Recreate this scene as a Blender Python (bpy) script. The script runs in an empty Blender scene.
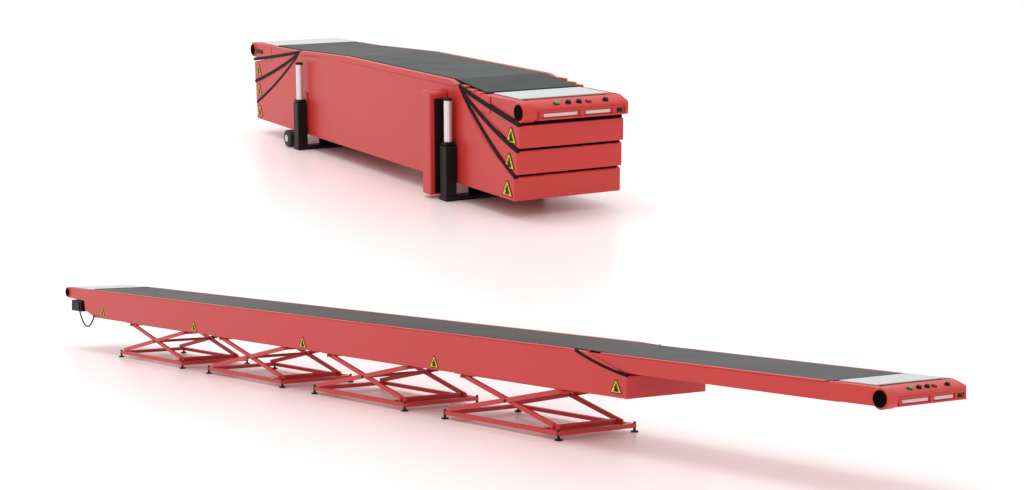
import bpy, bmesh, math
from mathutils import Matrix, Vector
sc=bpy.context.scene
G=0.55; SC=2.7
CAMH=2.544; F=1742.0; PT=0.03734
SU=G*SC; SL=G
ZF=.032   # height of the floor under the compact machine in its own units

# ---------------------------------------------------------------- materials
def mat(name,col,rough=.45,metal=0.,spec=.5,noise=0.,nscale=20.,bump=0.,bscale=200.,coat=0.):
    m=bpy.data.materials.new(name);m.use_nodes=True
    nt=m.node_tree;b=nt.nodes["Principled BSDF"]
    b.inputs["Base Color"].default_value=(*col,1);b.inputs["Roughness"].default_value=rough
    b.inputs["Metallic"].default_value=metal;b.inputs["Specular IOR Level"].default_value=spec
    b.inputs["Coat Weight"].default_value=coat;b.inputs["Coat Roughness"].default_value=.15
    tc=nt.nodes.new("ShaderNodeTexCoord")
    if noise>0:
        n=nt.nodes.new("ShaderNodeTexNoise");n.inputs["Scale"].default_value=nscale;n.inputs["Detail"].default_value=5
        nt.links.new(tc.outputs["Object"],n.inputs["Vector"])
        mx=nt.nodes.new("ShaderNodeMixRGB");mx.blend_type='MIX'
        mx.inputs[1].default_value=(*[c*(1-noise) for c in col],1);mx.inputs[2].default_value=(*[min(1,c*(1+noise)) for c in col],1)
        nt.links.new(n.outputs["Fac"],mx.inputs[0]);nt.links.new(mx.outputs[0],b.inputs["Base Color"])
        mr=nt.nodes.new("ShaderNodeMapRange");mr.inputs["To Min"].default_value=rough*.85;mr.inputs["To Max"].default_value=min(1,rough*1.15)
        nt.links.new(n.outputs["Fac"],mr.inputs["Value"]);nt.links.new(mr.outputs[0],b.inputs["Roughness"])
    if bump>0:
        n2=nt.nodes.new("ShaderNodeTexNoise");n2.inputs["Scale"].default_value=bscale
        nt.links.new(tc.outputs["Object"],n2.inputs["Vector"])
        bp=nt.nodes.new("ShaderNodeBump");bp.inputs["Strength"].default_value=bump;bp.inputs["Distance"].default_value=.002
        nt.links.new(n2.outputs["Fac"],bp.inputs["Height"]);nt.links.new(bp.outputs[0],b.inputs["Normal"])
    return m
RED=mat("red_powder_coat",(.53,.034,.030),.36,spec=.42,noise=.06,nscale=1.2,bump=.1)
BELT=mat("rubber_belt",(.012,.0145,.015),.48,spec=.22,noise=.08,nscale=2,bump=.12,bscale=120)
BLACK=mat("black_plastic",(.005,.005,.005),.45,spec=.2,noise=.1,nscale=8)
DARK=mat("dark_recess",(.003,.002,.002),.9,spec=.03,noise=.1,nscale=8)  # matt black of the caps; also paints the shade inside section gaps
SEAM=mat("dark_seam_gap",(.010,.004,.004),.6,spec=.12,noise=.1,nscale=8)
PLATE=mat("brushed_plate",(.54,.56,.57),.55,spec=.25,noise=.05,nscale=6)
STEEL=mat("chrome_rod",(.70,.71,.73),.25,metal=.5,noise=.03,nscale=10)
YELLOW=mat("sticker_yellow",(.75,.50,.02),.5,spec=.2,noise=.03)
GREEN=mat("green_button",(.03,.34,.04),.4,noise=.03)
WHITE=mat("white_label",(.60,.50,.50),.4,spec=.3,noise=.02)
RUB=mat("wheel_rubber",(.010,.010,.010),.6,noise=.1,nscale=20)
FLOOR=mat("white_studio_floor_pink_glow",(.98,.87,.87),.33,spec=1.0,noise=.004,nscale=.4)  # white floor; pink tint paints in the red glow reflected from the machines

# ---------------------------------------------------------------- mesh builder
class B:
    def __init__(s,S): s.bm=bmesh.new();s.S=S
    def prism(s,poly,y0,y1,mi=0):
        bm=s.bm;a=[bm.verts.new((x,y0,z)) for x,z in poly];b=[bm.verts.new((x,y1,z)) for x,z in poly]
        n=len(poly);fs=[bm.faces.new(a),bm.faces.new(b[::-1])]
        for i in range(n): fs.append(bm.faces.new((a[i],b[i],b[(i+1)%n],a[(i+1)%n])))
        for f in fs:f.material_index=mi
        return s
    def box(s,x0,x1,y0,y1,z0,z1,mi=0): return s.prism([(x0,z0),(x1,z0),(x1,z1),(x0,z1)],y0,y1,mi)
    def cyl(s,p0,p1,r,seg=24,mi=0,r2=None):
        p0=Vector(p0);p1=Vector(p1);d=p1-p0
        M=Matrix.Translation((p0+p1)/2)@d.to_track_quat('Z','Y').to_matrix().to_4x4()
        res=bmesh.ops.create_cone(s.bm,cap_ends=True,segments=seg,radius1=r,radius2=r if r2 is None else r2,depth=d.length,matrix=M)
        for v in res['verts']:
            for f in v.link_faces: f.material_index=mi
        return s
    def bar(s,p0,p1,w,h,mi=0):
        p0=Vector(p0);p1=Vector(p1);d=p1-p0;L=d.length;d.normalize()
        side=Vector((0,1,0)) if abs(d.y)<.9 else Vector((1,0,0))
        up=side.cross(d).normalized()
        M=Matrix((( side.x*w,up.x*h,d.x*L,(p0.x+p1.x)/2),(side.y*w,up.y*h,d.y*L,(p0.y+p1.y)/2),(side.z*w,up.z*h,d.z*L,(p0.z+p1.z)/2),(0,0,0,1)))
        res=bmesh.ops.create_cube(s.bm,size=1,matrix=M)
        for v in res['verts']:
            for f in v.link_faces: f.material_index=mi
        return s
    def tube(s,pts,r,seg=8):
        bm=s.bm;rings=[]
        for i,p in enumerate(pts):
            p=Vector(p);t=(Vector(pts[min(i+1,len(pts)-1)])-Vector(pts[max(i-1,0)])).normalized()
            n=Vector((0,1,0));m=t.cross(n).normalized()
            rings.append([bm.verts.new(p+(n*math.cos(q)+m*math.sin(q))*r) for q in [2*math.pi*j/seg for j in range(seg)]])
        for a,b in zip(rings,rings[1:]):
            for j in range(seg): bm.faces.new((a[j],a[(j+1)%seg],b[(j+1)%seg],b[j]))
        bm.faces.new(rings[0]);bm.faces.new(rings[-1][::-1])
        return s
    def done(s,name,parent,mats,bevel=.006,label=None,smooth=True):
        bm=s.bm;bmesh.ops.recalc_face_normals(bm,faces=bm.faces)
        bmesh.ops.scale(bm,vec=(s.S,)*3,verts=bm.verts)
        xs=[v.co for v in bm.verts]
        c=Vector([(min(p[i] for p in xs)+max(p[i] for p in xs))/2 for i in range(3)])
        bmesh.ops.translate(bm,vec=-c,verts=bm.verts)
        me=bpy.data.meshes.new(name);bm.to_mesh(me);bm.free()
        for m in (mats if isinstance(mats,(list,tuple)) else [mats]): me.materials.append(m)
        o=bpy.data.objects.new(name,me);sc.collection.objects.link(o)
        o.parent=parent
        off=Vector((0,0,0));p=parent
        while p is not None and p.type=='MESH': off+=p.location;p=p.parent
        o.location=c-off
        if bevel:
            mo=o.modifiers.new("bevel",'BEVEL');mo.width=bevel*s.S;mo.segments=2;mo.limit_method='ANGLE';mo.angle_limit=math.radians(40)
        if smooth:
            for p_ in me.polygons:p_.use_smooth=len(p_.vertices)==4
            me.set_sharp_from_angle(angle=math.radians(35))
        if label:o["label"]=label
        return o

def empty(name,M,label,cat):
    e=bpy.data.objects.new(name,None);sc.collection.objects.link(e);e.matrix_world=M;e["label"]=label;e["category"]=cat;e.empty_display_size=.3
    return e
def sticker(S,par,x,z,y,w=.17,h=.13):
    b=B(S);t=.002
    b.prism([(x-w*.5,z-h*.42),(x-w*.44,z-h*.5),(x+w*.44,z-h*.5),(x+w*.5,z-h*.42),(x+w*.08,z+h*.5),(x-w*.08,z+h*.5)],y-t,y,0)
    b.prism([(x-w*.42,z-h*.43),(x+w*.42,z-h*.43),(x+w*.03,z+h*.42),(x-w*.03,z+h*.42)],y-2.2*t,y-1.1*t,1)
    b.prism([(x-w*.20,z-h*.36),(x+w*.22,z-h*.36),(x+w*.20,z-h*.20),(x+w*.11,z-h*.06),(x+w*.07,z+h*.20),(x-w*.02,z+h*.24),(x-w*.05,z+h*.04),(x-w*.16,z-h*.04),(x-w*.10,z-h*.20)],y-3.4*t,y-2.3*t,0)
    return b.done("warning_sticker",par,[BLACK,YELLOW],0,smooth=False)
def strip(S,par,p0,p1,bow,th,y0,y1,n=10):
    b=B(S);top=[];bot=[]
    for i in range(n+1):
        t=i/n;x=p0[0]+(p1[0]-p0[0])*t;z=p0[1]+(p1[1]-p0[1])*t+bow*4*t*(1-t)
        top.append((x,z+th/2));bot.append((x,z-th/2))
    b.prism(bot+top[::-1],y0,y1)
    b.done("section_gap_band",par,SEAM,0,smooth=False)  # dark band drawn in for the shaded gap between nested sections

def head(S,par,xe,zt,zb,r,plate0,plate1):
    zm=(zt+zb)/2
    b=B(S)
    b.prism([(xe-.62,zb+.01),(xe-.62,zt),(xe-.13,zt),(xe-.012,zt-.040),(xe,zt-.055),(xe,zb+.02),(xe-.03,zb)],.13,1.0)
    b.prism([(xe-.62,zb+.01),(xe-.62,zt),(xe-.14,zt),(xe-.09,zt-.012),(xe-.05,zt-.05),(xe-.05,zb+.03),(xe-.09,zb+.012)],.015,.1295)
    b.cyl((xe-.055,.006,zm-.005),(xe-.055,.1295,zm-.005),r+.018,36)
    h=b.done("head_section",par,RED,.008)
    b=B(S);b.cyl((xe-.055,-.002,zm-.005),(xe-.055,.0055,zm-.005),r,36);b.done("roller_cap",h,DARK,.001)
    b=B(S);b.box(xe+.0005,xe+.014,.15,.985,zb+.008,zb+.022);b.done("front_trim",h,RED,.003)
    b=B(S);b.box(xe+.0005,xe+.010,.15,.985,zb+.070,zb+.080);b.done("front_trim",h,RED,.002)
    for y0,y1 in ((.20,.51),(.59,.82)):
        b=B(S);b.box(xe+.0008,xe+.005,y0,y1,zb+.032,zb+.058);b.done("front_label",h,WHITE,.002)
    for y0,y1 in ((.155,.175),(.535,.565),(.84,.86),(.955,.98)):
        b=B(S);b.box(xe+.0008,xe+.012,y0,y1,zb+.0225,zb+.0695);b.done("front_rib",h,RED,.002)
    b=B(S);b.box(xe+.0008,xe+.006,.885,.935,zb+.030,zb+.060);b.done("socket",h,BLACK,.002)
    b=B(S);b.box(xe-.145,xe-.137,.10,.97,zt+.0005,zt+.003);b.done("panel_joint",h,SEAM,0)
    nx=.32;nz=.947
    for i,y in enumerate((.34,.45,.55,.64,.80)):
        cx=xe-.040;cz=zt-.0305
        m=GREEN if i==0 else (RED if i==3 else BLACK)
        b=B(S);b.cyl((cx,y,cz),(cx+nx*.006,y,cz+nz*.006),.026,20,1);b.cyl((cx+nx*.0062,y,cz+nz*.0062),(cx+nx*.022,y,cz+nz*.022),.020,20,0)
        b.done("push_button",h,[m,BLACK],.001)
    b=B(S);b.box(plate0,plate1,.09,.91,zt+.001,zt+.010);b.done("transfer_plate",h,PLATE,.003)
    return h

# ================================================================ compact conveyor
a=1.054;t=.174;O=Vector((-2.753,18.66,3.041));C=Vector((0,0,CAMH))
Ou=(C+(O-C)*SC)*G
MU=Matrix.Translation(Ou)@Matrix.Rotation(t,4,'X')@Matrix.Rotation(-a,4,'Z')
U=empty("telescopic_conveyor",MU,"retracted red telescopic belt conveyor, stacked sections on jack legs","conveyor")
S=SU;L=5.72;T=.975;bz=.178;TR=T+.062
b=B(S)
b.prism([(.10,bz),(5.608,bz),(5.608,.364),(5.3,.505),(5.0,.675),(4.86,.80),(4.78,.915),(4.70,TR-.06),(4.64,TR-.05),(1.70,TR-.05),(1.25,T-.02),(1.12,.90),(.85,.75),(.45,.50),(.10,.335)],0,1)
base=b.done("base_section",U,RED,.004)
b=B(S);b.prism([(.07,.365),(.07,.555),(1.2,.965),(4.7,.985),(5.635,.578),(5.635,.392),(4.4,.392),(1.2,.365)],.006,.994)
b.done("boom_section",U,RED,.004)
b=B(S);b.prism([(.04,.585),(.04,.775),(1.2,.955),(4.7,1.0),(5.665,.786),(5.665,.606),(4.4,.606),(1.2,.585)],.012,.988)
b.done("boom_section",U,RED,.004)
b=B(S);b.prism([(.5,.83),(.5,T-.004),(1.0,T-.004),(2.4,TR-.03),(4.45,TR-.03),(4.95,T-.004),(5.2,T-.004),(5.2,.83)],.004,.996)
top=b.done("top_boom",U,RED,.005)
b=B(S);b.box(.3,5.592,.022,.978,.20,.775);b.box(.3,5.625,.022,.978,.50,.775);b.box(.3,5.655,.022,.978,.70,.8195);b.done("gap_shade_filler",U,DARK,0)  # black filler added behind the sections so their gaps read as deep shade
for p0,p1,bow in (((4.68,1.000),(5.67,.800),-.006),((4.71,.972),(5.645,.590),-.03),((4.74,.942),(5.612,.377),-.04)):
    strip(S,U,p0,p1,bow,.036,-.003,.03)
for p0,p1,bow in (((1.30,.985),(.05,.80),-.006),((1.27,.965),(.07,.57),-.02),((1.24,.94),(.10,.348),-.03)):
    strip(S,U,p0,p1,bow,.030,-.003,.03)
for y0,y1 in ((0,.055),(.945,1.0)):
    b=B(S);b.prism([(.56,T-.01),(.60,T+.003),(1.10,T+.012),(2.4,TR),(4.50,TR),(4.62,TR-.025),(4.62,TR-.049),(2.4,TR-.049),(1.2,T-.03)],y0,y1);b.done("side_rail",U,RED,.004)
for x0,x1,z1 in ((4.64,4.78,TR-.018),(4.80,4.93,TR-.036),(4.95,5.04,T+.016)):
    b=B(S);b.box(x0,x1,.95,.995,T-.03,z1);b.done("belt_guide",U,RED,.004)
    b=B(S);b.box(x0,x1,.005,.05,T-.03,z1-.008);b.done("belt_guide",U,RED,.004)
b=B(S)
prof=[(.62,T+.012),(1.10,T+.018),(2.4,TR+.004),(4.50,TR+.004),(4.58,TR-.004),(5.04,T+.010)]
b.prism([(x,z-.014) for x,z in prof]+prof[::-1],.065,.935)
b.done("conveyor_belt",U,BELT,.003,smooth=False)
for x,z in ((.61,T+.014),(5.05,T+.014)):
    b=B(S);b.cyl((x,.06,z-.02),(x,.94,z-.02),.020,16);b.done("belt_roller",U,BLACK,0)
b=B(S);b.box(.12,.58,.05,.95,T+.001,T+.010);b.done("transfer_plate",U,PLATE,.003)
head(S,U,L,T,T-.155,.064,5.11,5.54)
b=B(S);b.box(0,.55,0,1,T-.15,T);b.cyl((.06,-.012,T-.075),(.06,.05,T-.075),.07,32);te=b.done("tail_section",U,RED,.01)
b=B(S);b.cyl((.06,-.018,T-.075),(.06,-.0125,T-.075),.056,32);b.done("roller_cap",te,DARK,.001)
b=B(S);b.box(.14,.3,-.008,-.0005,T-.10,T-.06);b.done("socket",te,BLACK,.002)
for i,z in enumerate((.268,.490,.700)):
    yy=(-.0005,.0055,.0115)[i]
    sticker(S,U,5.50+.02*i,z,yy)
    sticker(S,U,.19-.02*i,z,yy,.15,.12)
def jack(xr,chan,wheel):
    b=B(S);b.box(xr-.058,xr+.058,-.115,-.012,ZF+.02,.50);b.box(xr-.048,xr+.048,-.108,-.02,.50,.53)
    leg=b.done("jack_leg",U,BLACK,.008)
    b=B(S);b.cyl((xr,-.064,.53),(xr,-.064,.875),.034,24);b.cyl((xr,-.064,.8755),(xr,-.064,.895),.038,24,1);b.done("jack_rod",leg,[STEEL,BLACK],0)
    b=B(S);b.box(xr-.07,xr+.07,-.12,1.1,ZF,ZF+.035);b.done("cross_bar",leg,BLACK,.005)
    b=B(S);b.box(xr-.05,xr+.05,.15,.85,ZF+.0355,bz-.001);b.done("leg_mount",leg,DARK,.005)
    if chan:
        b=B(S);b.prism([(xr-.27,ZF+.03),(xr-.12,ZF+.03),(xr-.12,.92),(xr-.14,.94),(xr-.27,.94)],-.17,-.001);b.done("leg_bracket",leg,RED,.010)
        b=B(S);b.box(xr-.1195,xr-.105,-.13,-.02,.08,.88);b.done("bracket_channel",leg,SEAM,.002)
    else:
        b=B(S);b.box(xr-.045,xr+.045,-.0115,-.001,.25,.60);b.done("leg_bracket",leg,RED,.004)
    if wheel:
        xw=xr-.21;zw=ZF+.085
        for y0,y1 in ((-.13,-.05),(1.02,1.09)):
            b=B(S);b.cyl((xw,y0,zw),(xw,y1,zw),.085,32);w=b.done("wheel",leg,RUB,.012)
            b=B(S);b.cyl((xw,y0-.006,zw),(xw,y0-.0005,zw),.036,24);b.done("wheel_hub",w,PLATE,.002)
            b=B(S);b.box(xw-.02,xr-.0585,y1+.003,y1+.02,zw-.02,zw+.02);b.done("wheel_fork",leg,BLACK,.003)
    return leg
jack(1.43,False,True)
jack(4.60,True,False)

# ================================================================ extended conveyor
a=.9256
ML=Matrix.Translation(Vector((-6.762,26.45,0))*G)@Matrix.Rotation(-a,4,'Z')
W=empty("telescopic_conveyor",ML,"long extended red belt conveyor standing on four scissor stands","conveyor")
S=SL;L=16.10;L1=13.01;Hb=.515;Ht=.9116
b=B(S);b.prism([(.0,.76),(.0,Ht),(12.38,Ht),(12.70,.825),(L1,.727),(L1,Hb),(1.0,Hb),(.66,.60),(.62,.74)],0,1)
main=b.done("main_section",W,RED,.006)
b=B(S);b.box(12.2,15.6,.02,.98,.752,.900);b.done("boom_section",W,RED,.006)
strip(S,W,(12.25,Ht+.004),(L1,.735),-.02,.028,-.005,.02)
for y0,y1 in ((.0,.05),(.95,1.0)):
    b=B(S);b.prism([(.82,Ht+.0005),(.86,Ht+.010),(12.1,Ht+.012),(12.36,Ht+.0005)],y0,y1);b.done("side_rail",W,RED,.003)
for y0,y1 in ((.02,.06),(.94,.98)):
    b=B(S);b.box(12.6,15.45,y0,y1,.9005,.914);b.done("side_rail",W,RED,.003)
b=B(S)
prof=[(.88,Ht+.012),(12.15,Ht+.014),(12.75,.917),(15.50,.914)]
b.prism([(x,z-.010) for x,z in prof]+prof[::-1],.065,.935)
b.done("conveyor_belt",W,BELT,.003,smooth=False)
b=B(S);b.box(12.395,12.41,.04,.064,.9005,.925);b.box(12.395,12.41,.936,.96,.9005,.925);b.done("belt_guide",W,RED,0)
for x,z in ((.87,Ht+.004),(15.51,.905)):
    b=B(S);b.cyl((x,.06,z),(x,.94,z),.014,16);b.done("belt_roller",W,BLACK,0)
b=B(S);b.box(.08,.84,.03,.97,Ht+.001,Ht+.012);b.done("transfer_plate",W,PLATE,.003)
head(S,W,L,Ht,Ht-.165,.070,15.54,15.93)
b=B(S);b.cyl((.03,-.012,Ht-.07),(.03,1.012,Ht-.07),.076,28);te=b.done("tail_section",W,RED,.004)
b=B(S);b.cyl((.03,-.018,Ht-.07),(.03,-.0125,Ht-.07),.064,28);b.done("roller_cap",te,DARK,.001)
b=B(S);b.box(.20,.55,-.02,.22,.575,.735);b.box(.26,.50,-.035,-.0205,.60,.71);b.box(.26,.50,.04,.16,.7355,.7595)
gm=b.done("drive_motor",W,BLACK,.01)
pts=[]
for i in range(25):
    th=i/24;pts.append((.50+.54*th,-.02,.59-.20*4*th*(1-th)-.04*th))
b=B(S).tube(pts,.011,8);b.done("power_cable",gm,BLACK,0)
for x,z in ((1.28,.62),(4.22,.60),(7.08,.60),(9.86,.60),(12.86,.62)): sticker(S,W,x,z,-.0005)

def stand(xs):
    Ls=1.983;y0=.03;y1=1.03
    b=B(S);z0=.045;z1=.088
    b.box(xs,xs+Ls,y0,y0+.05,z0,z1);b.box(xs,xs+Ls,y1-.05,y1,z0,z1)
    for x0,x1 in ((xs,xs+.07),(xs+Ls-.07,xs+Ls),(xs+Ls-.34,xs+Ls-.28)):
        b.box(x0,x1,y0+.0505,y1-.0505,z0,z1)
    st=b.done("scissor_stand",W,RED,.004)
    for i,y in enumerate((y0+.028,y1-.098)):
        b=B(S);b.bar((xs+.08,y,z1+.018),(xs+1.98,y,Hb-.030),.026,.050);b.done("scissor_arm",st,RED,.003)
        sg=1 if i==0 else -1
        b=B(S);b.bar((xs+.30,y+sg*.034,Hb-.030),(xs+1.92,y+sg*.034,z1+.018),.026,.050);b.done("scissor_arm",st,RED,.003)
        b=B(S);b.box(xs+.20,xs+2.05,y-.025,y+.025,Hb-.012,Hb-.001);b.done("top_rail",st,RED,.002)
        b=B(S);b.cyl((xs+1.08,y-sg*.018,.30),(xs+1.08,y-sg*.014,.30),.018,16);b.done("pivot_bolt",st,BLACK,0)
    for x,z in ((xs+1.98,Hb-.034),(xs+.30,Hb-.034),(xs+1.08,.30),(xs+1.84,z1+.03)):
        b=B(S);b.cyl((x,y0+.02,z),(x,y1-.09,z),.019,12);b.done("cross_rod",st,RED,0)
    for x in (xs+.02,xs+Ls-.02):
        for y in (y0+.01,y1-.01):
            b=B(S);b.cyl((x,y,0),(x,y,.014),.040,20);b.cyl((x,y,.014),(x,y,.105),.014,12);b.done("levelling_foot",st,BLACK,0)
for i in range(4): stand(1.83+2.718*i)

# ================================================================ floor sheet with gentle ramp behind
bm=bmesh.new();ys=[-40,-10,0,10,20,24,26]+[26.4+ .1*i for i in range(34)]+[31,35,45,60,80,110,150,200]
rows=[]
k=.20
for y in ys:
    p=CAMH-2.783*SC+.17578*y+ZF*SC/math.cos(.174)
    z=0 if p<-k else (p if p>k else (p+k)**2/(4*k))
    z-=.0015
    rows.append([bm.verts.new((x*G,y*G,z*G)) for x in (-120,-60,-30,0,30,60,120)])
for r0,r1 in zip(rows,rows[1:]):
    for i in range(6): f=bm.faces.new((r0[i],r0[i+1],r1[i+1],r1[i]));f.smooth=True
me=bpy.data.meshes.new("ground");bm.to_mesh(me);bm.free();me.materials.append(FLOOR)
g=bpy.data.objects.new("ground",me);sc.collection.objects.link(g);g["kind"]="structure"

# ================================================================ light
w=bpy.data.worlds.new("World");sc.world=w;w.use_nodes=True
bg=w.node_tree.nodes["Background"];bg.inputs[0].default_value=(1,1,1,1);bg.inputs[1].default_value=1.03
def area(name,loc,target,sx,sy,power):
    l=bpy.data.lights.new(name,'AREA');l.shape='RECTANGLE';l.size=sx;l.size_y=sy;l.energy=power
    o=bpy.data.objects.new(name,l);sc.collection.objects.link(o);o.location=loc
    o.rotation_euler=(Vector(target)-Vector(loc)).to_track_quat('-Z','Y').to_euler()
area("softbox",(-8,20,42),(0,26,0),24,24,6000)
# ================================================================ camera
cam=bpy.data.cameras.new("Camera");cam.sensor_width=36;cam.lens=F/1024*36;cam.clip_end=500
co=bpy.data.objects.new("Camera",cam);sc.collection.objects.link(co);co.location=(0,0,CAMH*G);co.rotation_euler=(math.pi/2-PT,0,0)
sc.camera=co
sc.view_settings.view_transform='Standard';sc.view_settings.look='None';sc.view_settings.exposure=0
